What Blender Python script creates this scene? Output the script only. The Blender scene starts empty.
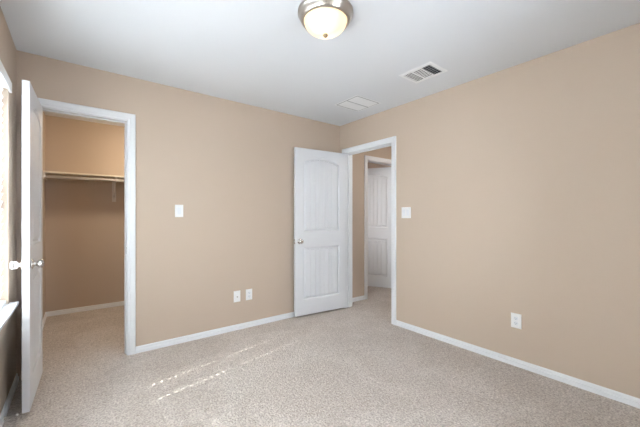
import bpy, bmesh, math, random
from mathutils import Vector, Matrix
random.seed(4)
SC = bpy.context.scene
C = SC.collection
PI = math.pi

# ---------------------------------------------------------------- camera
cam = bpy.data.cameras.new('camera')
cam.sensor_width = 36.0
cam.lens = 313.08 * 36.0 / 640.0
cam.shift_y = 0.005
cam.clip_start = 0.01
camo = bpy.data.objects.new('camera', cam); C.objects.link(camo)
camo.location = (0, 0, 1.2106)
camo.rotation_euler = (PI / 2, 0, math.radians(52.2625 - 90))
SC.camera = camo

# ---------------------------------------------------------------- light and exposure
SKY = 16.8
SUN = 32.0
LAMP = 1.35          # the dome of the bedroom light
CLOSET_LAMP = 88.0
HALL_FILL = 74.0  # strength of the unseen lamp added in the hall
SC.view_settings.view_transform = 'Standard'
SC.view_settings.look = 'None'
SC.view_settings.gamma = 1.0
SC.view_settings.use_curve_mapping = False
SC.view_settings.exposure = 0.0
SC.cycles.use_light_tree = False

world = bpy.data.worlds.new('sky'); SC.world = world
world.use_nodes = True
wt = world.node_tree; wt.nodes.clear()
wo = wt.nodes.new('ShaderNodeOutputWorld'); wb = wt.nodes.new('ShaderNodeBackground')
wr = wt.nodes.new('ShaderNodeValToRGB'); ws = wt.nodes.new('ShaderNodeSeparateXYZ'); wc = wt.nodes.new('ShaderNodeTexCoord')
wm = wt.nodes.new('ShaderNodeMapRange')
wm.inputs['From Min'].default_value = -1; wm.inputs['From Max'].default_value = 1
wt.links.new(wc.outputs['Generated'], ws.inputs[0]); wt.links.new(ws.outputs['Z'], wm.inputs['Value'])
wt.links.new(wm.outputs[0], wr.inputs[0]); wt.links.new(wr.outputs[0], wb.inputs[0]); wt.links.new(wb.outputs[0], wo.inputs[0])
e = wr.color_ramp.elements
e[0].position = 0.46; e[0].color = (0.86, 0.91, 1.025, 1)     # sunlit ground
e[1].position = 0.54; e[1].color = (0.825, 0.893, 1.025, 1)      # pale sky
wb.inputs['Strength'].default_value = SKY

sun = bpy.data.lights.new('sun', 'SUN'); sun.energy = SUN; sun.angle = math.radians(0.25); sun.color = (1, 0.985, 0.96)
suno = bpy.data.objects.new('sun', sun); C.objects.link(suno)
suno.rotation_euler = Vector((0.9816, 0.1908, -0.904)).to_track_quat('-Z', 'Y').to_euler()
suno.location = (-3, 1, 5)

def portal(name, loc, w, h, direction):
    l = bpy.data.lights.new(name, 'AREA'); l.shape = 'RECTANGLE'; l.size = w; l.size_y = h
    l.cycles.is_portal = True
    o = bpy.data.objects.new(name, l); C.objects.link(o); o.location = loc
    o.rotation_euler = Vector(direction).to_track_quat('-Z', 'Z').to_euler()

# ---------------------------------------------------------------- plan of the house (metres)
H = 2.44
XL, XR, YB, YR = -0.357, 2.816, 3.197, -0.38
T = 0.115
CLX, CLR, CLB = -0.310, 1.25, 5.03          # closet: left wall, right wall, back wall
HY, HX, HF = 3.235, 4.75, 0.9               # hall: wall facing the camera, far wall, front end
W1Y0, W1Y1, W1Z0, W1Z1 = 0.0, 2.85, 0.645, 2.085   # window in the left wall
W2X0, W2X1, W2Z0, W2Z1 = 1.05, 1.75, 0.645, 2.15  # window behind the camera
WT = 0.16
portal('window_portal_rear', ((W2X0 + W2X1) / 2, YR - 0.02, (W2Z0 + W2Z1) / 2), W2X1 - W2X0, W2Z1 - W2Z0, (0, 1, 0))

portal('window_portal_left', (XL - WT + 0.03, (W1Y0 + W1Y1) / 2, (W1Z0 + W1Z1) / 2), W1Y1 - W1Y0, W1Z1 - W1Z0, (1, 0, 0))
BW = (3.75, 4.50, 0.645, 2.085)             # unseen side window added to light the hall door (y0, y1, z0, z1)
portal('window_portal_beyond', (2.905, (BW[0] + BW[1]) / 2, (BW[2] + BW[3]) / 2), BW[1] - BW[0], BW[3] - BW[2], (1, 0, 0))

# ---------------------------------------------------------------- materials
def mat(name, col, rough=0.5, metal=0.0, bump=None, var=None, emit=None, spec=0.5):
    m = bpy.data.materials.new(name); m.use_nodes = True
    nt = m.node_tree; b = nt.nodes['Principled BSDF']
    b.inputs['Base Color'].default_value = (*col, 1); b.inputs['Roughness'].default_value = rough
    b.inputs['Metallic'].default_value = metal; b.inputs['Specular IOR Level'].default_value = spec
    tc = nt.nodes.new('ShaderNodeTexCoord')
    if var:
        n = nt.nodes.new('ShaderNodeTexNoise'); n.inputs['Scale'].default_value = var[0]; n.inputs['Detail'].default_value = 3
        r = nt.nodes.new('ShaderNodeValToRGB')
        r.color_ramp.elements[0].position = 0.3; r.color_ramp.elements[1].position = 0.7
        r.color_ramp.elements[0].color = (*[c * (1 - var[1]) for c in col], 1)
        r.color_ramp.elements[1].color = (*[min(1, c * (1 + var[1])) for c in col], 1)
        nt.links.new(tc.outputs['Object'], n.inputs['Vector']); nt.links.new(n.outputs['Fac'], r.inputs[0])
        nt.links.new(r.outputs[0], b.inputs['Base Color'])
    if bump:
        n = nt.nodes.new('ShaderNodeTexNoise'); n.inputs['Scale'].default_value = bump[0]; n.inputs['Detail'].default_value = 4
        k = nt.nodes.new('ShaderNodeBump'); k.inputs['Strength'].default_value = bump[1]; k.inputs['Distance'].default_value = bump[2]
        nt.links.new(tc.outputs['Object'], n.inputs['Vector']); nt.links.new(n.outputs['Fac'], k.inputs['Height'])
        nt.links.new(k.outputs[0], b.inputs['Normal'])
    if emit:
        b.inputs['Emission Color'].default_value = (*emit[0], 1); b.inputs['Emission Strength'].default_value = emit[1]
    return m

M = {}
M['wall'] = mat('tan_wall_paint', (0.53, 0.428, 0.343), 0.7, bump=(140, 0.12, 0.002), var=(1.2, 0.01), spec=0.25)
M['ceiling'] = mat('white_ceiling_paint', (0.72, 0.74, 0.775), 0.85, bump=(120, 0.15, 0.002), spec=0.2)
M['trim'] = mat('white_trim_gloss', (0.78, 0.793, 0.82), 0.35, var=(6, 0.01))
M['door'] = mat('white_door_paint', (0.71, 0.72, 0.75), 0.4, bump=(220, 0.04, 0.001))
M['nickel'] = mat('satin_nickel', (0.72, 0.71, 0.70), 0.22, 1.0, var=(60, 0.04))
M['ring'] = mat('brushed_nickel', (0.50, 0.46, 0.42), 0.32, 1.0, bump=(300, 0.05, 0.001))
M['bronze'] = mat('finial_bronze', (0.32, 0.24, 0.15), 0.35, 1.0, var=(80, 0.1))
M['plastic'] = mat('white_plate_plastic', (0.84, 0.84, 0.84), 0.35, var=(30, 0.01))
M['rocker'] = mat('white_rocker_plastic', (0.78, 0.80, 0.83), 0.3, var=(30, 0.01))
M['slot'] = mat('dark_slot', (0.05, 0.05, 0.05), 0.6, var=(50, 0.1))
M['vent'] = mat('white_enamel', (0.80, 0.81, 0.83), 0.4, var=(20, 0.01))
M['duct_dark'] = mat('dark_duct_shade', (0.035, 0.035, 0.04), 0.8, var=(20, 0.2))  # near-black colour standing in for the unlit duct
M['filter'] = mat('grey_gap_shade', (0.38, 0.39, 0.41), 0.9, var=(40, 0.04))  # grey standing in for the shadow lines around the grille panels
M['shelf'] = mat('cream_shelf_paint', (0.78, 0.72, 0.62), 0.45, var=(12, 0.02))
M['rod'] = mat('white_rod_enamel', (0.66, 0.62, 0.58), 0.35, var=(12, 0.02))
M['rubber'] = mat('white_rubber', (0.8, 0.79, 0.76), 0.6, var=(60, 0.02))
M['steel'] = mat('spring_steel', (0.62, 0.58, 0.52), 0.35, 1.0, var=(80, 0.06))

# carpet: cut pile, speckled yarn with faint brushed patches
cp = bpy.data.materials.new('beige_carpet'); cp.use_nodes = True
nt = cp.node_tree; L = nt.links; pb = nt.nodes['Principled BSDF']
pb.inputs['Roughness'].default_value = 0.95; pb.inputs['Specular IOR Level'].default_value = 0.1
tc = nt.nodes.new('ShaderNodeTexCoord')
def noise(scale, detail=2, dist=0.0):
    n = nt.nodes.new('ShaderNodeTexNoise'); n.inputs['Scale'].default_value = scale; n.inputs['Detail'].default_value = detail
    n.inputs['Distortion'].default_value = dist
    L.new(tc.outputs['Object'], n.inputs['Vector']); return n
def ramp(src, p0, c0, p1, c1):
    r = nt.nodes.new('ShaderNodeValToRGB'); r.color_ramp.elements[0].position = p0; r.color_ramp.elements[1].position = p1
    r.color_ramp.elements[0].color = (*c0, 1); r.color_ramp.elements[1].color = (*c1, 1); L.new(src, r.inputs[0]); return r
def mixc(a, b, f, mode='MULTIPLY'):
    x = nt.nodes.new('ShaderNodeMix'); x.data_type = 'RGBA'; x.blend_type = mode
    x.inputs['Factor'].default_value = f; L.new(a, x.inputs['A']); L.new(b, x.inputs['B']); return x.outputs['Result']
n_yarn = noise(95, 3, 0.4); n_tuft = noise(38, 3, 0.8); n_patch = noise(2.1, 2, 1.2)
c1 = ramp(n_yarn.outputs['Fac'], 0.34, (0.465, 0.412, 0.380), 0.64, (0.76, 0.689, 0.641))
c2 = ramp(n_tuft.outputs['Fac'], 0.36, (0.84, 0.835, 0.82), 0.62, (1, 1, 1))
c3 = ramp(n_patch.outputs['Fac'], 0.42, (0.93, 0.92, 0.91), 0.58, (1, 1, 1))
# brushed patches left by the vacuum cleaner: cells with soft irregular borders
wv = noise(1.3, 2, 0.6)
wadd = nt.nodes.new('ShaderNodeVectorMath'); wadd.operation = 'MULTIPLY_ADD'; wadd.inputs[1].default_value = (0.5, 0.5, 0)
L.new(wv.outputs['Color'], wadd.inputs[0]); L.new(tc.outputs['Object'], wadd.inputs[2])
vp = nt.nodes.new('ShaderNodeTexVoronoi'); vp.inputs['Scale'].default_value = 1.7; L.new(wadd.outputs[0], vp.inputs['Vector'])
vs_ = nt.nodes.new('ShaderNodeSeparateColor'); L.new(vp.outputs['Color'], vs_.inputs[0])
c4 = ramp(vs_.outputs[0], 0.1, (0.955, 0.95, 0.94), 0.9, (1, 1, 1))
L.new(mixc(mixc(mixc(c1.outputs[0], c2.outputs[0], 1.0), c3.outputs[0], 1.0), c4.outputs[0], 1.0), pb.inputs['Base Color'])
vor = nt.nodes.new('ShaderNodeTexVoronoi'); vor.inputs['Scale'].default_value = 85; L.new(tc.outputs['Object'], vor.inputs['Vector'])
b1 = nt.nodes.new('ShaderNodeBump'); b1.inputs['Strength'].default_value = 0.4; b1.inputs['Distance'].default_value = 0.010
b2 = nt.nodes.new('ShaderNodeBump'); b2.inputs['Strength'].default_value = 0.35; b2.inputs['Distance'].default_value = 0.012; b2.invert = True
L.new(n_tuft.outputs['Fac'], b1.inputs['Height']); L.new(vor.outputs['Distance'], b2.inputs['Height'])
L.new(b1.outputs[0], b2.inputs['Normal']); L.new(b2.outputs[0], pb.inputs['Normal'])
M['carpet'] = cp

# window glass: clear pane with a little reflection
gl = bpy.data.materials.new('clear_window_glass'); gl.use_nodes = True
nt = gl.node_tree; nt.nodes.remove(nt.nodes['Principled BSDF']); out = nt.nodes['Material Output']
tr = nt.nodes.new('ShaderNodeBsdfTransparent'); gs = nt.nodes.new('ShaderNodeBsdfGlossy'); gs.inputs['Roughness'].default_value = 0.02
fr = nt.nodes.new('ShaderNodeFresnel'); fr.inputs[0].default_value = 1.45; mx = nt.nodes.new('ShaderNodeMixShader')
tr.inputs[0].default_value = (0.95, 0.97, 0.96, 1)
nt.links.new(fr.outputs[0], mx.inputs[0]); nt.links.new(tr.outputs[0], mx.inputs[1]); nt.links.new(gs.outputs[0], mx.inputs[2])
nt.links.new(mx.outputs[0], out.inputs[0]); M['glass'] = gl

# blind slats: white, a little light comes through
bs = bpy.data.materials.new('white_blind_slat'); bs.use_nodes = True
nt = bs.node_tree; p = nt.nodes['Principled BSDF']; out = nt.nodes['Material Output']
p.inputs['Base Color'].default_value = (0.86, 0.85, 0.82, 1); p.inputs['Roughness'].default_value = 0.4
tl = nt.nodes.new('ShaderNodeBsdfTranslucent'); tl.inputs[0].default_value = (0.94, 0.94, 0.93, 1)
mx = nt.nodes.new('ShaderNodeMixShader'); mx.inputs[0].default_value = 0.85
nt.links.new(p.outputs[0], mx.inputs[1]); nt.links.new(tl.outputs[0], mx.inputs[2]); nt.links.new(mx.outputs[0], out.inputs[0])
M['slat'] = bs

# alabaster lamp glass, lit from inside by two bulbs: brighter where the bulbs sit
def dome_mat(name, strength, c0=(0.78, 0.58, 0.32), c1=(1.0, 0.90, 0.68)):
    m = bpy.data.materials.new(name); m.use_nodes = True
    nt = m.node_tree; b = nt.nodes['Principled BSDF']; b.inputs['Base Color'].default_value = (0.42, 0.36, 0.27, 1)
    b.inputs['Roughness'].default_value = 0.25
    tc = nt.nodes.new('ShaderNodeTexCoord'); n = nt.nodes.new('ShaderNodeTexNoise'); n.inputs['Scale'].default_value = 9
    n.inputs['Detail'].default_value = 3; n.inputs['Distortion'].default_value = 1.5
    nt.links.new(tc.outputs['Object'], n.inputs['Vector'])
    acc = None
    for q in ((-0.045, -0.035, -0.075), (0.05, 0.025, -0.075)):
        d = nt.nodes.new('ShaderNodeVectorMath'); d.operation = 'DISTANCE'; d.inputs[1].default_value = q
        nt.links.new(tc.outputs['Object'], d.inputs[0])
        r = nt.nodes.new('ShaderNodeMapRange'); r.inputs['From Min'].default_value = 0.01; r.inputs['From Max'].default_value = 0.10
        r.inputs['To Min'].default_value = 1.0; r.inputs['To Max'].default_value = 0.0
        nt.links.new(d.outputs['Value'], r.inputs['Value'])
        if acc is None: acc = r.outputs[0]
        else:
            a = nt.nodes.new('ShaderNodeMath'); a.operation = 'MAXIMUM'
            nt.links.new(acc, a.inputs[0]); nt.links.new(r.outputs[0], a.inputs[1]); acc = a.outputs[0]
    a = nt.nodes.new('ShaderNodeMath'); a.operation = 'MULTIPLY_ADD'; a.inputs[1].default_value = 0.35
    nt.links.new(n.outputs['Fac'], a.inputs[0]); nt.links.new(acc, a.inputs[2])
    r = nt.nodes.new('ShaderNodeValToRGB')
    r.color_ramp.elements[0].position = 0.1; r.color_ramp.elements[0].color = (*c0, 1)
    r.color_ramp.elements[1].position = 0.9; r.color_ramp.elements[1].color = (*c1, 1)
    nt.links.new(a.outputs[0], r.inputs[0]); nt.links.new(r.outputs[0], b.inputs['Emission Color'])
    b.inputs['Emission Strength'].default_value = strength
    return m
M['dome'] = dome_mat('lit_alabaster_glass', LAMP)

# ---------------------------------------------------------------- mesh helpers
def obj(name, bm, m, parent=None, smooth=False, bevel=0.0, seg=2, flip=True):
    if flip: bmesh.ops.recalc_face_normals(bm, faces=bm.faces[:])
    me = bpy.data.meshes.new(name); bm.to_mesh(me); bm.free()
    o = bpy.data.objects.new(name, me); C.objects.link(o)
    me.materials.append(M[m] if isinstance(m, str) else m)
    if smooth:
        for p in me.polygons: p.use_smooth = True
    if bevel:
        b = o.modifiers.new('edge', 'BEVEL'); b.width = bevel; b.segments = seg; b.limit_method = 'ANGLE'
    if parent: o.parent = parent
    return o
def tag(o, label, cat=None, kind=None, group=None):
    o['label'] = label
    if cat: o['category'] = cat
    if kind: o['kind'] = kind
    if group: o['group'] = group
    return o
def thing(name, label, cat, loc=(0, 0, 0), rz=0.0, kind=None, group=None):
    o = bpy.data.objects.new(name, None); C.objects.link(o); o.empty_display_size = 0.05
    o.location = loc; o.rotation_euler = (0, 0, rz)
    return tag(o, label, cat, kind, group)
def box(bm, x0, x1, y0, y1, z0, z1, mtx=None):
    vs = [bm.verts.new((x, y, z)) for x in (x0, x1) for y in (y0, y1) for z in (z0, z1)]
    if mtx is not None:
        for v in vs: v.co = mtx @ v.co
    for f in ((0, 1, 3, 2), (4, 6, 7, 5), (0, 4, 5, 1), (2, 3, 7, 6), (0, 2, 6, 4), (1, 5, 7, 3)):
        bm.faces.new([vs[i] for i in f])
def boxes(*lst):
    bm = bmesh.new()
    for b in lst: box(bm, *b)
    return bm
def lathe(bm, prof, n=32, mtx=None, close=True):
    rings = []
    for r, z in prof:
        ring = [bm.verts.new((r * math.cos(2 * PI * k / n), r * math.sin(2 * PI * k / n), z)) for k in range(n)]
        if mtx is not None:
            for v in ring: v.co = mtx @ v.co
        rings.append(ring)
    for a, b in zip(rings, rings[1:]):
        for k in range(n):
            bm.faces.new((a[k], a[(k + 1) % n], b[(k + 1) % n], b[k]))
    if close:
        bm.faces.new(rings[0][::-1]); bm.faces.new(rings[-1])
def tube(bm, pts, r, n=10):
    rings = []
    for i, q in enumerate(pts):
        q = Vector(q); d = (Vector(pts[min(i + 1, len(pts) - 1)]) - Vector(pts[max(i - 1, 0)])).normalized()
        u = d.cross(Vector((0, 0, 1)) if abs(d.z) < 0.9 else Vector((1, 0, 0))).normalized(); w = d.cross(u)
        rings.append([bm.verts.new(q + r * (math.cos(2 * PI * k / n) * u + math.sin(2 * PI * k / n) * w)) for k in range(n)])
    for a, b in zip(rings, rings[1:]):
        for k in range(n): bm.faces.new((a[k], a[(k + 1) % n], b[(k + 1) % n], b[k]))
    bm.faces.new(rings[0][::-1]); bm.faces.new(rings[-1])
AX = lambda axis, loc: Matrix.Translation(loc) @ Vector(axis).to_track_quat('Z', 'Y').to_matrix().to_4x4()

# ---------------------------------------------------------------- room shell
def struct(name, bm, m, label, cat, **k):
    return tag(obj(name, bm, m, **k), label, cat, 'structure')
X0, X1, Y0, Y1 = XL - WT, 5.3, YR - WT, 5.3
struct('floor', boxes((X0, X1, Y0, Y1, -0.12, 0)), 'carpet', 'beige speckled cut pile carpet across the bedroom, closet and hall', 'floor')
struct('sun_block', boxes((X0, CLR + T, YB + T + 0.2, Y1, H + 0.12, 3.65)), 'wall', 'unseen block added above the closet to keep out the sun', 'sun_block')  # added block, out of view: keeps sun off the far side window
struct('ceiling', boxes((X0, X1, Y0, YB + T, H, H + 0.12), (X0, CLR + T, YB + T, Y1, H, H + 0.12), (2.90, X1, YB + T, Y1, H, H + 0.12)), 'ceiling', 'smooth white painted ceiling above the bedroom', 'ceiling')
JT = 0.016
CD0, CD1, DTOP = -0.262, 0.338, 2.045       # closet doorway
ED0, ED1 = 2.312, 3.076                      # entry doorway (y)
HD0, HD1 = 3.392, 4.16                       # hall doorway
g = JT
struct('wall_back', boxes((XL - WT, CD0 - g, YB, YB + T, 0, H), (CD1 + g, XR + T, YB, YB + T, 0, H), (CD0 - g, CD1 + g, YB, YB + T, DTOP + g, H)),
       'wall', 'tan painted wall with the closet doorway in it', 'wall')
struct('wall_right', boxes((XR, XR + T, Y0, ED0 - g, 0, H), (XR, XR + T, ED1 + g, YB, 0, H), (XR, XR + T, ED0 - g, ED1 + g, DTOP + g, H)),
       'wall', 'tan painted wall with the bedroom doorway to the hall', 'wall')
struct('wall_left', boxes((XL - WT, XL, Y0, W1Y0, 0, H), (XL - WT, XL, W1Y1, YB, 0, H), (XL - WT, XL, W1Y0, W1Y1, 0, W1Z0 - 0.02), (XL - WT, XL, W1Y0, W1Y1, W1Z1, H)),
       'wall', 'tan painted wall with the blind-covered window', 'wall')
struct('wall_rear', boxes((XL, W2X0, YR - WT, YR, 0, H), (W2X1, XR, YR - WT, YR, 0, H), (W2X0, W2X1, YR - WT, YR, 0, W2Z0), (W2X0, W2X1, YR - WT, YR, W2Z1, H)),
       'wall', 'tan painted wall with a bare window opposite the closet', 'wall')
struct('wall_closet', boxes((X0, CLX, YB + T, CLB + T, 0, H), (CLX, CLR + T, CLB, CLB + T, 0, H), (CLR, CLR + T, YB + T, CLB, 0, H)),
       'wall', 'tan painted walls around the inside of the closet', 'wall')
struct('wall_hall', boxes((XR + T, HD0 - g, HY, HY + T, 0, H), (HD1 + g, HX, HY, HY + T, 0, H), (HD0 - g, HD1 + g, HY, HY + T, DTOP + g, H),
                          (HX, HX + T, HF, HY + T, 0, H), (XR + T, HX + T, HF - T, HF, 0, H)),
       'wall', 'tan painted hall walls seen through the bedroom doorway', 'wall')
struct('wall_beyond', boxes((2.90, 5.2, 5.1, 5.2, 0, H), (5.1, 5.2, HY + T, 5.1, 0, H), (2.90, 3.0, HY + T, BW[0], 0, H), (2.90, 3.0, BW[1], 5.1, 0, H), (2.90, 3.0, BW[0], BW[1], 0, BW[2]), (2.90, 3.0, BW[0], BW[1], BW[3], H)),
       'wall', 'tan painted walls of the room past the hall door', 'wall')

# ---------------------------------------------------------------- baseboards
BP = [(0, 0), (0.014, 0), (0.014, 0.028), (0.007, 0.033), (0.007, 0.049), (0.003, 0.058), (0, 0.058)]
def base_run(bm, a, b, nrm):
    a, b, nrm = Vector(a), Vector(b), Vector(nrm)
    ra = [bm.verts.new((a.x + nrm.x * t, a.y + nrm.y * t, z)) for t, z in BP]
    rb = [bm.verts.new((b.x + nrm.x * t, b.y + nrm.y * t, z)) for t, z in BP]
    n = len(BP)
    for k in range(n): bm.faces.new((ra[k], ra[(k + 1) % n], rb[(k + 1) % n], rb[k]))
    bm.faces.new(ra[::-1]); bm.faces.new(rb)
def baseboard(name, label, *runs):
    bm = bmesh.new()
    for r in runs: base_run(bm, *r)
    struct(name, bm, 'trim', label, 'baseboard')
CW = 0.062   # casing width
baseboard('baseboard_back', 'white baseboard between closet casing and room corner', ((CD1 + CW + 0.005, YB), (XR, YB), (0, -1)))
baseboard('baseboard_right', 'white baseboard along the wall with the single outlet', ((XR, YR), (XR, ED0 - CW - 0.005), (-1, 0)), )
baseboard('baseboard_left', 'white baseboard below the window sill', ((XL, YR), (XL, YB), (1, 0)))
baseboard('baseboard_rear', 'white baseboard under the bare window', ((XL, YR), (XR, YR), (0, 1)))
baseboard('baseboard_closet', 'white baseboard around the closet walls', ((CLX, CLB), (CLR, CLB), (0, -1)), ((CLX, YB + T), (CLX, CLB), (1, 0)), ((CLR, YB + T), (CLR, CLB), (-1, 0)))
baseboard('baseboard_hall', 'white baseboard on the hall wall beyond the doorway', ((XR + T, HY), (HD0 - CW - 0.005, HY), (0, -1)), ((HD1 + CW + 0.005, HY), (HX, HY), (0, -1)), ((HX, HF), (HX, HY), (-1, 0)))

# ---------------------------------------------------------------- door frames
CPROF = [(0, 0), (0, 0.009), (0.006, 0.012), (0.018, 0.012), (0.024, 0.015), (0.046, 0.017), (0.056, 0.018), (CW, 0.014), (CW, 0)]
def casing(bm, u0, u1, ztop, to_world):
    rows = []
    for w, t in CPROF:
        w += 0.005
        rows.append([bm.verts.new(to_world(u, z, t)) for u, z in ((u0 - w, 0), (u0 - w, ztop + w), (u1 + w, ztop + w), (u1 + w, 0))])
    n = len(rows)
    for i in range(n):
        a, b = rows[i], rows[(i + 1) % n]
        for k in range(3): bm.faces.new((a[k], a[k + 1], b[k + 1], b[k]))
    bm.faces.new([r[0] for r in rows]); bm.faces.new([r[3] for r in rows][::-1])
def ubox(lst, to_world):                     # boxes given in (u, z, t) of a wall opening
    bm = bmesh.new()
    for u0, u1, z0, z1, t0, t1 in lst:
        vs = [bm.verts.new(to_world(u, z, t)) for u in (u0, u1) for z in (z0, z1) for t in (t0, t1)]
        for f in ((0, 1, 3, 2), (4, 6, 7, 5), (0, 4, 5, 1), (2, 3, 7, 6), (0, 2, 6, 4), (1, 5, 7, 3)): bm.faces.new([vs[i] for i in f])
    return bm
def door_frame(name, label, u0, u1, front, back, stop_t):
    f = thing(name, label, 'door frame', kind='structure')
    bm = bmesh.new(); casing(bm, u0, u1, DTOP, front); obj('casing', bm, 'trim', f)
    bm = bmesh.new(); casing(bm, u0, u1, DTOP, back); obj('casing', bm, 'trim', f)
    obj('jamb', ubox([(u0 - JT, u0, 0, DTOP + JT, -T, 0), (u1, u1 + JT, 0, DTOP + JT, -T, 0), (u0, u1, DTOP, DTOP + JT, -T, 0)], front), 'trim', f)
    a, b = stop_t
    obj('door_stop', ubox([(u0, u0 + 0.010, 0, DTOP, a, b), (u1 - 0.010, u1, 0, DTOP, a, b), (u0 + 0.010, u1 - 0.010, DTOP - 0.010, DTOP, a, b)], front), 'trim', f)
    return f
fr1 = door_frame('trim_1', 'white casing and jamb around the closet doorway', CD0, CD1, lambda u, z, t: (u, YB - t, z), lambda u, z, t: (u, YB + T + t, z), (-0.075, -0.040))
fr2 = door_frame('trim_2', 'white casing and jamb around the bedroom doorway to the hall', ED0, ED1, lambda u, z, t: (XR - t, u, z), lambda u, z, t: (XR + T + t, u, z), (-0.075, -0.040))
fr3 = door_frame('trim_3', 'white casing around the doorway across the hall', HD0, HD1, lambda u, z, t: (u, HY - t, z), lambda u, z, t: (u, HY + T + t, z), (-0.075, -0.040))
obj('strike_plate', ubox([(CD1 - 0.0015, CD1, 0.885, 0.945, -0.034, -0.006)], lambda u, z, t: (u, YB - t, z)), 'nickel', fr1, bevel=0.0005)
obj('strike_plate', ubox([(ED0, ED0 + 0.0015, 0.885, 0.945, -0.034, -0.006)], lambda u, z, t: (XR - t, u, z)), 'nickel', fr2, bevel=0.0005)

# ---------------------------------------------------------------- two-panel arch-top plank doors
def door_leaf_bm(w, h, th, planks):
    """Local x runs from the hinge edge, y across the thickness, z up."""
    bm = bmesh.new()
    st = 0.112
    xa, xb = st, w - st
    zl0, zl1 = 0.185, 0.815          # lower panel
    zu0, zs, zt = 1.005, h - 0.165, h - 0.098   # upper panel: foot, spring of the arch, crown
    half = (xb - xa) / 2; xm = (xa + xb) / 2; rise = zt - zs
    R = (half * half + rise * rise) / (2 * rise)
    def arch(x, inset):
        r = R - inset; d = min(abs(x - xm), r * 0.999)
        return zt - R + math.sqrt(r * r - d * d)
    # columns across a panel: plain edges, then a V groove between planks
    def cols(inset, depth):
        a, b = xa + inset, xb - inset
        us = [(a, 0.0)]
        nseg = planks
        for k in range(nseg):
            p0, p1 = k / nseg, (k + 1) / nseg
            if k: us.append((a + (b - a) * p0 + 0.006, 0.0))
            us.append((a + (b - a) * (p0 + p1) / 2, 0.0))
            if k < nseg - 1:
                us.append((a + (b - a) * p1 - 0.006, 0.0)); us.append((a + (b - a) * p1, depth))
        us.append((b, 0.0))
        return us
    # (inset, depth below the face, groove depth)
    rings = [(0.0, 0.0, 0.0), (0.010, 0.015, 0.0), (0.016, 0.015, 0.0), (0.036, 0.003, 0.007)]
    for sgn, y0 in ((1, th), (-1, 0.0)):
        def P(x, z, d): return bm.verts.new((x, y0 - sgn * d, z))
        for top in (False, True):
            prev = None
            for inset, dep, gd in rings:
                cc = cols(inset, gd)
                lo = [P(x, (zu0 if top else zl0) + inset, dep + g_) for x, g_ in cc]
                hi = [P(x, arch(x, inset) if top else zl1 - inset, dep + g_) for x, g_ in cc]
                if prev:
                    plo, phi = prev
                    for k in range(len(cc) - 1):
                        bm.faces.new((plo[k], plo[k + 1], lo[k + 1], lo[k])); bm.faces.new((hi[k], hi[k + 1], phi[k + 1], phi[k]))
                    bm.faces.new((plo[0], lo[0], hi[0], phi[0])); bm.faces.new((plo[-1], phi[-1], hi[-1], lo[-1]))
                prev = (lo, hi)
            for k in range(len(cc) - 1): bm.faces.new((lo[k], lo[k + 1], hi[k + 1], hi[k]))
        cx = [x for x, _ in cols(0, 0)]
        Q = lambda x, z: P(x, z, 0)
        def strip(f0, f1):
            a = [Q(x, f0(x)) for x in cx]; b = [Q(x, f1(x)) for x in cx]
            for k in range(len(cx) - 1): bm.faces.new((a[k], a[k + 1], b[k + 1], b[k]))
        strip(lambda x: 0, lambda x: zl0); strip(lambda x: zl1, lambda x: zu0); strip(lambda x: arch(x, 0), lambda x: h)
        for x0, x1 in ((0, xa), (xb, w)):
            bm.faces.new((Q(x0, 0), Q(x1, 0), Q(x1, h), Q(x0, h)))
    for x in (0, w):
        bm.faces.new([bm.verts.new((x, y, z)) for y, z in ((0, 0), (th, 0), (th, h), (0, h))])
    for z in (0, h):
        bm.faces.new([bm.verts.new((x, y, z)) for x, y in ((0, 0), (w, 0), (w, th), (0, th))])
    bmesh.ops.remove_doubles(bm, verts=bm.verts[:], dist=0.0002)
    return bm
def knob_bm(loc, axis, reach=0.058):
    bm = bmesh.new()
    lathe(bm, [(0.030, 0), (0.032, 0.003), (0.030, 0.007), (0.020, 0.010), (0.0125, 0.013), (0.0115, reach - 0.040), (0.014, reach - 0.037), (0.0205, reach - 0.032),
               (0.0255, reach - 0.024), (0.0270, reach - 0.016), (0.0255, reach - 0.009), (0.020, reach - 0.004), (0.011, reach - 0.001), (0.003, reach)], 32, AX(axis, loc))
    return bm
def make_door(name, label, loc, rz, w, h=2.012, th=0.035, planks=7, z0=0.024, knob_z=0.915, backset=0.060, reach=(0.058, 0.058)):
    d = thing(name, label, 'door', (loc[0], loc[1], 0), rz, 'structure')
    leaf = obj('door_leaf', door_leaf_bm(w, h, th, planks), 'door', d); leaf.location = (0, 0, z0)
    kx = w - backset
    k1 = obj('knob', knob_bm((kx, th, knob_z), (0, 1, 0), reach[0]), 'nickel', d, smooth=True)
    k2 = obj('knob', knob_bm((kx, 0, knob_z), (0, -1, 0), reach[1]), 'nickel', d, smooth=True)
    obj('latch_plate', boxes((w, w + 0.0015, 0.005, th - 0.005, knob_z - 0.029, knob_z + 0.029)), 'nickel', d, bevel=0.0006)
    bm = bmesh.new(); lathe(bm, [(0.0085, 0), (0.0085, 0.008), (0.006, 0.011)], 16, AX((1, 0, 0), (w + 0.001, th / 2, knob_z)))
    tag(obj('latch_bolt', bm, 'ring', d, smooth=True), 'dark latch bolt in the door edge')
    for hz in (0.20, 1.03, 1.86):
        bm = bmesh.new()
        lathe(bm, [(0.0055, hz - 0.045), (0.0055, hz + 0.045)], 12, Matrix.Translation((-0.004, -0.005, 0)))
        lathe(bm, [(0.004, hz + 0.045), (0.0065, hz + 0.047), (0.003, hz + 0.052)], 12, Matrix.Translation((-0.004, -0.005, 0)))
        box(bm, -0.0012, 0, 0.0, 0.028, hz - 0.044, hz + 0.044)
        obj('hinge', bm, 'nickel', d)
    return d
make_door('door_1', 'white closet door swung open beside the window, edge toward the room', (-0.2465, 3.186), math.radians(-91.85), 0.598, planks=5, reach=(0.062, 0.062))
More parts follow.
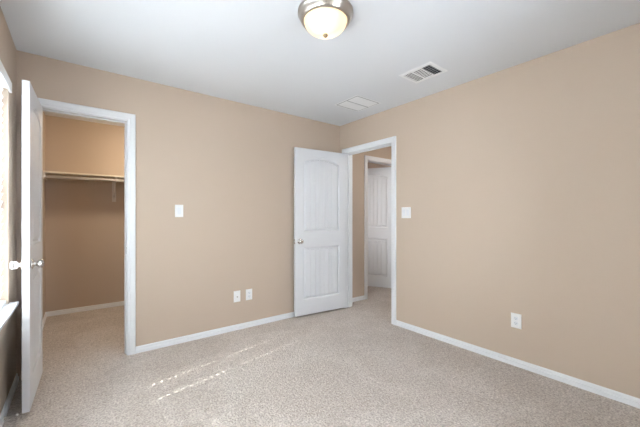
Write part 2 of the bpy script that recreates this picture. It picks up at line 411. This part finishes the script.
make_door('door_2', 'white bedroom door folded back against the wall near the hall doorway', (2.793, 3.076), math.radians(174.75), 0.756, planks=7, reach=(0.058, 0.055))
make_door('door_3', 'white door standing ajar across the hall', (4.172, 3.358), math.radians(119.0), 0.755, planks=7)

# ---------------------------------------------------------------- left window, sill and blind
w1 = thing('window_1', 'white framed window behind the closed blind', 'window', kind='structure')
xo = XL - WT      # outer face
fx0, fx1 = xo + 0.005, xo + 0.06
F = 0.04
zm = (W1Z0 + W1Z1) / 2
obj('window_frame', boxes((fx0, fx1, W1Y0, W1Y0 + F, W1Z0, W1Z1), (fx0, fx1, W1Y1 - F, W1Y1, W1Z0, W1Z1), (fx0, fx1, W1Y0 + F, W1Y1 - F, W1Z0, W1Z0 + F), (fx0, fx1, W1Y0 + F, W1Y1 - F, W1Z1 - F, W1Z1)), 'trim', w1)
obj('meeting_rail', boxes((fx0, fx1 - 0.005, W1Y0 + F, W1Y1 - F, zm - 0.038, zm + 0.038)), 'trim', w1)
for a, b in ((W1Z0 + F, zm - 0.038), (zm + 0.038, W1Z1 - F)):
    obj('pane', boxes((fx0 + 0.02, fx0 + 0.024, W1Y0 + F, W1Y1 - F, a, b)), 'glass', w1)
sp = bmesh.new(); box(sp, xo + 0.06, XL + 0.046, W1Y0 - 0.045, W1Y1 + 0.045, W1Z0 - 0.02, W1Z0)
# the horns of the sill stand in front of the wall: cut the part that would run inside it
sp.free(); sp = bmesh.new()
pts = [(xo + 0.06, W1Y0), (XL, W1Y0), (XL, W1Y0 - 0.045), (XL + 0.046, W1Y0 - 0.045), (XL + 0.046, W1Y1 + 0.045), (XL, W1Y1 + 0.045), (XL, W1Y1), (xo + 0.06, W1Y1)]
lo = [sp.verts.new((x, y, W1Z0 - 0.02)) for x, y in pts]; hi = [sp.verts.new((x, y, W1Z0)) for x, y in pts]
sp.faces.new(lo[::-1]); sp.faces.new(hi)
for k in range(8): sp.faces.new((lo[k], lo[(k + 1) % 8], hi[(k + 1) % 8], hi[k]))
tag(obj('trim_4', sp, 'trim', bevel=0.003), 'white window sill board below the blind', 'window sill', 'structure')

bl = thing('window_blind', 'white closed horizontal slat blind hanging in the window by the closet door', 'blind', (-0.386, (W1Y0 + W1Y1) / 2, W1Z0))
HB = (2.361, 2.142)      # cord holes, y
by0, by1 = W1Y0 + 0.006, W1Y1 - 0.005
bw = Matrix.Translation((0.400, -(W1Y0 + W1Y1) / 2, -W1Z0))
def bobj(name, bm, m, **k):
    bmesh.ops.transform(bm, matrix=bw, verts=bm.verts[:]); return obj(name, bm, m, bl, **k)
sl = bmesh.new()
tilt = math.radians(74); SW = 0.051; PITCH = 0.048
us = [-SW / 2, -0.009, 0.009, SW / 2]
holes = sorted(HB + (1.80, 2.69))
ys = [by0]
for hy in sorted(HB): ys += [hy - 0.009, hy + 0.009]
ys.append(by1)
nsl = 28
for i in range(nsl):
    zc = 0.710 + PITCH * i
    V = []
    for y in ys:
        row = []
        for u in us:
            crown = 0.0025 * (1 - (2 * u / SW) ** 2)
            row.append(((-0.400 + u * math.cos(tilt) - crown * math.sin(tilt), y, zc + u * math.sin(tilt) + crown * math.cos(tilt))))
        V.append(row)
    nx, nz = -math.sin(tilt) * 0.0025, math.cos(tilt) * 0.0025
    A = [[sl.verts.new(p) for p in r] for r in V]
    B = [[sl.verts.new((p[0] + nx, p[1], p[2] + nz)) for p in r] for r in V]
    hole = lambda a, b: a in (1, 3) and b == 1
    na, nb = len(ys) - 1, len(us) - 1
    for a in range(na):
        for b in range(nb):
            if hole(a, b): continue
            sl.faces.new((A[a][b], A[a + 1][b], A[a + 1][b + 1], A[a][b + 1])); sl.faces.new((B[a][b], B[a][b + 1], B[a + 1][b + 1], B[a + 1][b]))
            for (da, db, e0, e1) in ((-1, 0, (a, b), (a, b + 1)), (1, 0, (a + 1, b), (a + 1, b + 1)), (0, -1, (a, b), (a + 1, b)), (0, 1, (a, b + 1), (a + 1, b + 1))):
                p, q = a + da, b + db
                if p < 0 or q < 0 or p >= na or q >= nb or hole(p, q):
                    sl.faces.new((A[e0[0]][e0[1]], A[e1[0]][e1[1]], B[e1[0]][e1[1]], B[e0[0]][e0[1]]))
bobj('slats', sl, 'slat')
bobj('headrail', boxes((-0.430, -0.372, by0, by1, W1Z1 - 0.045, W1Z1 - 0.002)), 'plastic', bevel=0.002)
bobj('valance', boxes((-0.365, -0.352, by0, by1, W1Z1 - 0.070, W1Z1 - 0.003)), 'plastic', bevel=0.003)
bobj('bottom_rail', boxes((-0.420, -0.380, by0, by1, W1Z0 + 0.006, W1Z0 + 0.026)), 'plastic', bevel=0.003)
for hy in HB:
    lc = bmesh.new()
    for dy in (-0.014, 0.014): tube(lc, [(-0.3855, hy + dy, W1Z0 + 0.02), (-0.3855, hy + dy, W1Z1 - 0.05)], 0.0009, 6)
    bobj('ladder_cord', lc, 'plastic')
wd = bmesh.new(); tube(wd, [(-0.368, 1.74, W1Z1 - 0.08), (-0.366, 1.74, 1.25)], 0.004, 8); bobj('tilt_wand', wd, 'rubber', smooth=True)

# rear window, behind the camera
w2 = thing('window_2', 'white framed bare window opposite the closet', 'window', kind='structure')
gy0, gy1 = YR - WT + 0.005, YR - WT + 0.06
xm = (W2X0 + W2X1) / 2
obj('window_frame', boxes((W2X0, W2X0 + F, gy0, gy1, W2Z0, W2Z1), (W2X1 - F, W2X1, gy0, gy1, W2Z0, W2Z1), (xm - 0.03, xm + 0.03, gy0, gy1, W2Z0 + F, W2Z1 - F), (W2X0 + F, W2X1 - F, gy0, gy1, W2Z0, W2Z0 + F), (W2X0 + F, W2X1 - F, gy0, gy1, W2Z1 - F, W2Z1)), 'trim', w2)
for a, b in ((W2X0 + F, xm - 0.03), (xm + 0.03, W2X1 - F)):
    obj('pane', boxes((a, b, gy0 + 0.02, gy0 + 0.024, W2Z0 + F, W2Z1 - F)), 'glass', w2)
tag(obj('trim_5', boxes((W2X0, W2X1, YR - WT + 0.06, YR + 0.04, W2Z0, W2Z0 + 0.018)), 'trim', bevel=0.003), 'white window sill board below the bare window', 'window sill', 'structure')

w3 = thing('added_window_3', 'unseen side window added past the hall door for daylight', 'window', kind='structure')  # added, out of view: lets daylight onto the hall door leaf
y0, y1, z0, z1 = BW
obj('window_frame', boxes((2.91, 2.96, y0, y0 + F, z0, z1), (2.91, 2.96, y1 - F, y1, z0, z1), (2.91, 2.96, y0 + F, y1 - F, z0, z0 + F), (2.91, 2.96, y0 + F, y1 - F, z1 - F, z1)), 'trim', w3)
obj('pane', boxes((2.93, 2.934, y0 + F, y1 - F, z0 + F, z1 - F)), 'glass', w3)

# ---------------------------------------------------------------- closet shelf, rod, bracket
SY, SZ = 4.72, 1.733
sh = thing('closet_shelf', 'cream painted closet shelf with a hanging rod and bracket below', 'shelf', (0.45, SY, SZ))
sm = Matrix.Translation((-0.45, -SY, -SZ))
def pobj(name, bm, m, parent, **k):
    bmesh.ops.transform(bm, matrix=parent_m, verts=bm.verts[:]); return obj(name, bm, m, parent, **k)
parent_m = sm
pobj('shelf_board', boxes((CLX, CLR, SY, CLB, SZ - 0.019, SZ)), 'shelf', sh, bevel=0.002)
pobj('back_cleat', boxes((CLX, CLR, CLB - 0.018, CLB, SZ - 0.085, SZ - 0.019)), 'wall', sh, bevel=0.002)
pobj('end_cleat', boxes((CLX, CLX + 0.018, SY + 0.01, CLB - 0.018, SZ - 0.085, SZ - 0.019)), 'shelf', sh, bevel=0.002)
pobj('end_cleat', boxes((CLR - 0.018, CLR, SY + 0.01, CLB - 0.018, SZ - 0.085, SZ - 0.019)), 'shelf', sh, bevel=0.002)
rb = bmesh.new(); tube(rb, [(CLX + 0.004, SY + 0.02, SZ - 0.062), (CLR - 0.004, SY + 0.02, SZ - 0.062)], 0.0165, 16); pobj('hanging_rod', rb, 'rod', sh, smooth=True)
for xx, ax in ((CLX + 0.0005, 1), (CLR - 0.0005, -1)):
    rb = bmesh.new(); lathe(rb, [(0.032, 0), (0.032, 0.004), (0.023, 0.006), (0.023, 0.018), (0.019, 0.018)], 20, AX((ax, 0, 0), (xx, SY + 0.02, SZ - 0.062))); pobj('rod_socket', rb, 'rod', sh, smooth=True)
BXX = 0.385
br = pobj('shelf_bracket', boxes((BXX - 0.022, BXX + 0.022, CLB - 0.038, CLB - 0.0185, 1.41, SZ - 0.0195)), 'rod', sh, bevel=0.003)
pobj('shelf_arm', boxes((BXX - 0.014, BXX + 0.014, SY + 0.012, CLB - 0.038, SZ - 0.032, SZ - 0.0195)), 'rod', br, bevel=0.002)
bb = bmesh.new(); tube(bb, [(BXX, CLB - 0.036, 1.47), (BXX, SY + 0.10, SZ - 0.03)], 0.009, 8); pobj('brace', bb, 'rod', br, smooth=True)
bb = bmesh.new(); tube(bb, [(BXX, SY + 0.02 + 0.022 * math.cos(a), SZ - 0.062 + 0.022 * math.sin(a)) for a in [PI * (0.35 - 1.5 * k / 12) for k in range(13)]], 0.005, 8)
box(bb, BXX - 0.012, BXX + 0.012, SY + 0.022, SY + 0.034, SZ - 0.046, SZ - 0.030); pobj('rod_hook', bb, 'rod', br, smooth=False)

# ---------------------------------------------------------------- ceiling lights
def flush_light(name, label, loc, dome='dome'):
    t = thing(name, label, 'ceiling light', loc)
    bm = bmesh.new(); lathe(bm, [(0.100, 0), (0.160, 0), (0.1665, -0.004), (0.1670, -0.014), (0.1635, -0.020), (0.160, -0.023), (0.156, -0.036), (0.149, -0.050), (0.143, -0.058), (0.136, -0.060), (0.131, -0.057), (0.127, -0.046), (0.100, -0.040)], 64, close=False)
    obj('ring', bm, 'ring', t, smooth=True)
    bm = bmesh.new()
    prof = [(0.129 * math.cos(a), -0.052 - 0.083 * math.sin(a)) for a in [k * (PI / 2) / 14 for k in range(14)]] + [(0.004, -0.135)]
    lathe(bm, [(0.124, -0.046)] + prof, 48, close=False); bm.faces.new([v for v in bm.verts[-48:]])
    obj('glass_shade', bm, dome, t, smooth=True)
    bm = bmesh.new(); lathe(bm, [(0.004, -0.131), (0.013, -0.134), (0.0155, -0.139), (0.013, -0.145), (0.008, -0.150), (0.003, -0.153)], 20); obj('finial', bm, 'bronze', t, smooth=True)
    return t
flush_light('ceiling_light', 'brushed nickel ceiling light with a lit alabaster glass dome', (1.178, 1.468, H - 0.0005))
M['dome_closet'] = dome_mat('lit_closet_glass', CLOSET_LAMP, (0.85, 0.70, 0.50), (1.0, 0.92, 0.76)); M['dome_hall_fill'] = dome_mat('hall_fill_glow', HALL_FILL, (0.90, 0.84, 0.76), (1.0, 0.97, 0.92))
flush_light('ceiling_light.001', 'small lit dome ceiling light inside the closet', (0.80, 4.24, H - 0.0005), 'dome_closet')
flush_light('hall_fill_light', 'unseen dome light added to brighten the hall', (3.75, 2.15, H - 0.0005), 'dome_hall_fill')  # fill for the hall and its door, added out of view

# ---------------------------------------------------------------- ceiling vents
ax0, ax1, ay0, ay1 = 2.228, 2.592, 2.266, 2.624
rg = thing('return_grille', 'square white two-panel return grille in the ceiling near the corner', 'ceiling vent', ((ax0 + ax1) / 2, (ay0 + ay1) / 2, H))
parent_m = Matrix.Translation((-(ax0 + ax1) / 2, -(ay0 + ay1) / 2, -H))
fw = 0.011; ym = (ay0 + ay1) / 2
def framebm(x0, x1, y0, y1, fw, z0, z1, lip=0.004):
    """A picture-frame moulding: outer edge thin, inner edge thicker, mitred."""
    bm = bmesh.new(); rows = []
    for d, z in ((0, z1), (0, z1 - 0.003), (fw * 0.5, z0), (fw, z0), (fw, z1)):
        rows.append([bm.verts.new((x, y, z)) for x, y in ((x0 + d, y0 + d), (x1 - d, y0 + d), (x1 - d, y1 - d), (x0 + d, y1 - d))])
    for i in range(len(rows)):
        a, b = rows[i], rows[(i + 1) % len(rows)]
        for k in range(4): bm.faces.new((a[k], a[(k + 1) % 4], b[(k + 1) % 4], b[k]))
    return bm
pobj('frame', framebm(ax0, ax1, ay0, ay1, fw, H - 0.005, H - 0.0003), 'vent', rg)
pobj('gap_shade_sheet', boxes((ax0 + fw, ax1 - fw, ay0 + fw, ay1 - fw, H - 0.0015, H - 0.0004)), 'filter', rg)  # flush sheet whose grey gives the panel gaps their shade
gp = 0.015
for y0, y1 in ((ay0 + fw + gp, ym - gp / 2), (ym + gp / 2, ay1 - fw - gp)):
    pn = pobj('panel', boxes((ax0 + fw + gp, ax1 - fw - gp, y0, y1, H - 0.0045, H - 0.0016)), 'vent', rg, bevel=0.002)
    bm = bmesh.new()
    for k in range(16):
        xc = ax0 + fw + gp + (ax1 - ax0 - 2 * fw - 2 * gp) * (k + 0.5) / 16
        box(bm, -0.0075, 0.0075, y0 + 0.008, y1 - 0.008, -0.0005, 0.0005, Matrix.Translation((xc, 0, H - 0.0054)) @ Matrix.Rotation(math.radians(6), 4, 'Y'))
    pobj('louvers', bm, 'vent', pn)

rx0, rx1, ry0, ry1 = 2.208, 2.466, 1.424, 1.736
rg = thing('supply_register', 'white three-way supply register in the ceiling above the long wall', 'ceiling vent', ((rx0 + rx1) / 2, (ry0 + ry1) / 2, H))
parent_m = Matrix.Translation((-(rx0 + rx1) / 2, -(ry0 + ry1) / 2, -H))
fw = 0.030
pobj('frame', framebm(rx0, rx1, ry0, ry1, fw, H - 0.008, H - 0.0003), 'vent', rg)
pobj('duct_shade_sheet', boxes((rx0 + fw, rx1 - fw, ry0 + fw, ry1 - fw, H - 0.0012, H - 0.0004)), 'duct_dark', rg)  # flat dark sheet painted where the shaded duct would show
ix0, ix1, iy0, iy1 = rx0 + fw, rx1 - fw, ry0 + fw, ry1 - fw
t1, t2 = iy0 + (iy1 - iy0) * 0.33, iy0 + (iy1 - iy0) * 0.67
pobj('divider', boxes((ix0, ix1, t1 - 0.003, t1 + 0.003, H - 0.0078, H - 0.0013)), 'vent', rg)
pobj('divider', boxes((ix0, ix1, t2 - 0.003, t2 + 0.003, H - 0.0078, H - 0.0013)), 'vent', rg)
for nm, y0, y1, sg in (('louver_bank', iy0, t1 - 0.003, 1), ('louver_bank', t2 + 0.003, iy1, 1)):
    bm = bmesh.new()
    n = 4 if y0 == iy0 else 5
    for k in range(n):
        yc = y0 + (y1 - y0) * (k + 0.5) / n
        s_ = 38 if y0 == iy0 else 0
        a = math.radians(s_) * (-1 if y0 == iy0 else 1)
        box(bm, ix0, ix1, *((-0.005, 0.005) if n == 4 else (-0.0035, 0.0035)), -0.0006, 0.0006, Matrix.Translation((0, yc, H - (0.0048 if n == 4 else 0.0036))) @ Matrix.Rotation(-a, 4, 'X'))
    pobj(nm, bm, 'vent', rg)
bm = bmesh.new()
for k in range(8):
    xc = ix0 + (ix1 - ix0) * (k + 0.5) / 8
    a = 0.0
    box(bm, -0.006, 0.006, t1 + 0.003, t2 - 0.003, -0.0006, 0.0006, Matrix.Translation((xc, 0, H - 0.0036)) @ Matrix.Rotation(a, 4, 'Y'))
pobj('louver_bank', bm, 'vent', rg)

# ---------------------------------------------------------------- switches and outlets
def plate_bm(w, h, t=0.006):
    bm = bmesh.new()
    rows = []
    for d, y in ((0, 0), (0, t * 0.45), (0.004, t), ):
        rows.append([bm.verts.new((x, -y, z)) for x, z in ((-w / 2 + d, -h / 2 + d), (w / 2 - d, -h / 2 + d), (w / 2 - d, h / 2 - d), (-w / 2 + d, h / 2 - d))])
    for a, b in zip(rows, rows[1:]):
        for k in range(4): bm.faces.new((a[k], a[(k + 1) % 4], b[(k + 1) % 4], b[k]))
    bm.faces.new(rows[-1]); bm.faces.new(rows[0][::-1])
    return bm
def wall_plate(name, label, cat, loc, rz, w, kinds, group=None, h=0.118):
    """Local -y looks out of the wall. kinds: what sits in each gang."""
    t = thing(name, label, cat, loc, rz, group=group)
    obj('plate', plate_bm(w, h), 'plastic', t)
    n = len(kinds)
    for i, k in enumerate(kinds):
        cx = (i - (n - 1) / 2) * 0.046
        if k == 'rocker':
            bm = bmesh.new()
            vs = [(-0.0165, -0.0060, -0.033), (0.0165, -0.0060, -0.033), (0.0165, -0.0075, 0), (-0.0165, -0.0075, 0), (0.0165, -0.0105, 0.033), (-0.0165, -0.0105, 0.033), (-0.0165, -0.005, 0.033), (0.0165, -0.005, 0.033), (-0.0165, -0.005, -0.033), (0.0165, -0.005, -0.033)]
            v = [bm.verts.new((a + cx, b, c)) for a, b, c in vs]
            for f in ((0, 1, 2, 3), (3, 2, 4, 5), (5, 4, 7, 6), (8, 9, 1, 0), (8, 0, 3, 5, 6), (9, 7, 4, 2, 1), (6, 7, 9, 8)): bm.faces.new([v[j] for j in f])
            obj('rocker', bm, 'rocker', t)
        elif k == 'duplex':
            for zc in (-0.0195, 0.0195):
                bm = bmesh.new(); lathe(bm, [(0.0172, 0.004), (0.0172, 0.0075), (0.0160, 0.0082)], 24, AX((0, -1, 0), (cx, 0, zc)))
                for v in bm.verts: v.co.z = max(zc - 0.0135, min(zc + 0.0135, v.co.z))
                so = obj('socket', bm, 'rocker', t)
                obj('slots', boxes((cx - 0.0075, cx - 0.0055, -0.0086, -0.008, zc - 0.002, zc + 0.007), (cx + 0.0055, cx + 0.0075, -0.0086, -0.008, zc - 0.001, zc + 0.006), (cx - 0.002, cx + 0.002, -0.0086, -0.008, zc - 0.009, zc - 0.005)), 'slot', so)
            bm = bmesh.new(); lathe(bm, [(0.003, 0.0055), (0.003, 0.0068), (0.002, 0.0072)], 12, AX((0, -1, 0), (cx, 0, 0))); obj('screw', bm, 'plastic', t, smooth=True)
        elif k == 'coax':
            bm = bmesh.new(); lathe(bm, [(0.0075, 0.0055), (0.0075, 0.009), (0.0052, 0.009), (0.0052, 0.017), (0.0036, 0.0172)], 18, AX((0, -1, 0), (cx, 0, -0.004))); tag(obj('cable_jack', bm, 'ring', t), 'dark metal cable jack')
        if k in ('rocker', 'coax'):
            for zc in (-0.048 if k == 'rocker' else -0.042, 0.048 if k == 'rocker' else 0.042):
                bm = bmesh.new(); lathe(bm, [(0.003, 0.0055), (0.003, 0.0068), (0.002, 0.0072)], 12, AX((0, -1, 0), (cx, 0, zc))); obj('screw', bm, 'plastic', t, smooth=True)
    return t
wall_plate('light_switch', 'single white rocker switch on the wall beside the closet', 'light switch', (0.768, YB, 1.266), 0, 0.074, ['rocker'])
wall_plate('cable_outlet', 'white cable jack plate low on the wall, dark jack in its middle', 'cable outlet', (1.350, YB, 0.357), 0, 0.074, ['coax'])
wall_plate('wall_outlet', 'white duplex outlet beside the cable jack plate', 'outlet', (1.488, YB, 0.357), 0, 0.074, ['duplex'])
wall_plate('light_switch', 'double white rocker switch beside the hall doorway', 'light switch', (XR, 2.112, 1.254), PI / 2 * -1, 0.120, ['rocker', 'rocker'])
wall_plate('wall_outlet', 'white duplex outlet alone low on the long wall', 'outlet', (XR, 1.035, 0.366), -PI / 2, 0.076, ['duplex'])

# ---------------------------------------------------------------- spring door stop on the baseboard
ds = thing('door_stop_spring', 'thin spring door stop with a white tip low behind the closet door', 'door stop', (XL + 0.013, 2.598, 0.028))
parent_m = Matrix.Translation((-(XL + 0.013), -2.598, -0.028))
bm = bmesh.new(); lathe(bm, [(0.011, 0), (0.011, 0.003), (0.006, 0.008)], 16, AX((1, 0, 0), (XL + 0.0132, 2.598, 0.022))); pobj('mount', bm, 'steel', ds, smooth=True)
bm = bmesh.new()
x0, x1 = XL + 0.019, XL + 0.064
tube(bm, [(x0 + (x1 - x0) * k / 168, 2.598 + 0.0045 * math.cos(2 * PI * k / 12), 0.022 + 0.0045 * math.sin(2 * PI * k / 12)) for k in range(169)], 0.0013, 6); pobj('spring', bm, 'steel', ds, smooth=True)
bm = bmesh.new(); lathe(bm, [(0.0055, 0), (0.0075, 0.002), (0.0075, 0.009), (0.005, 0.0115)], 16, AX((1, 0, 0), (x1, 2.598, 0.022))); pobj('rubber_tip', bm, 'rubber', ds, smooth=True)
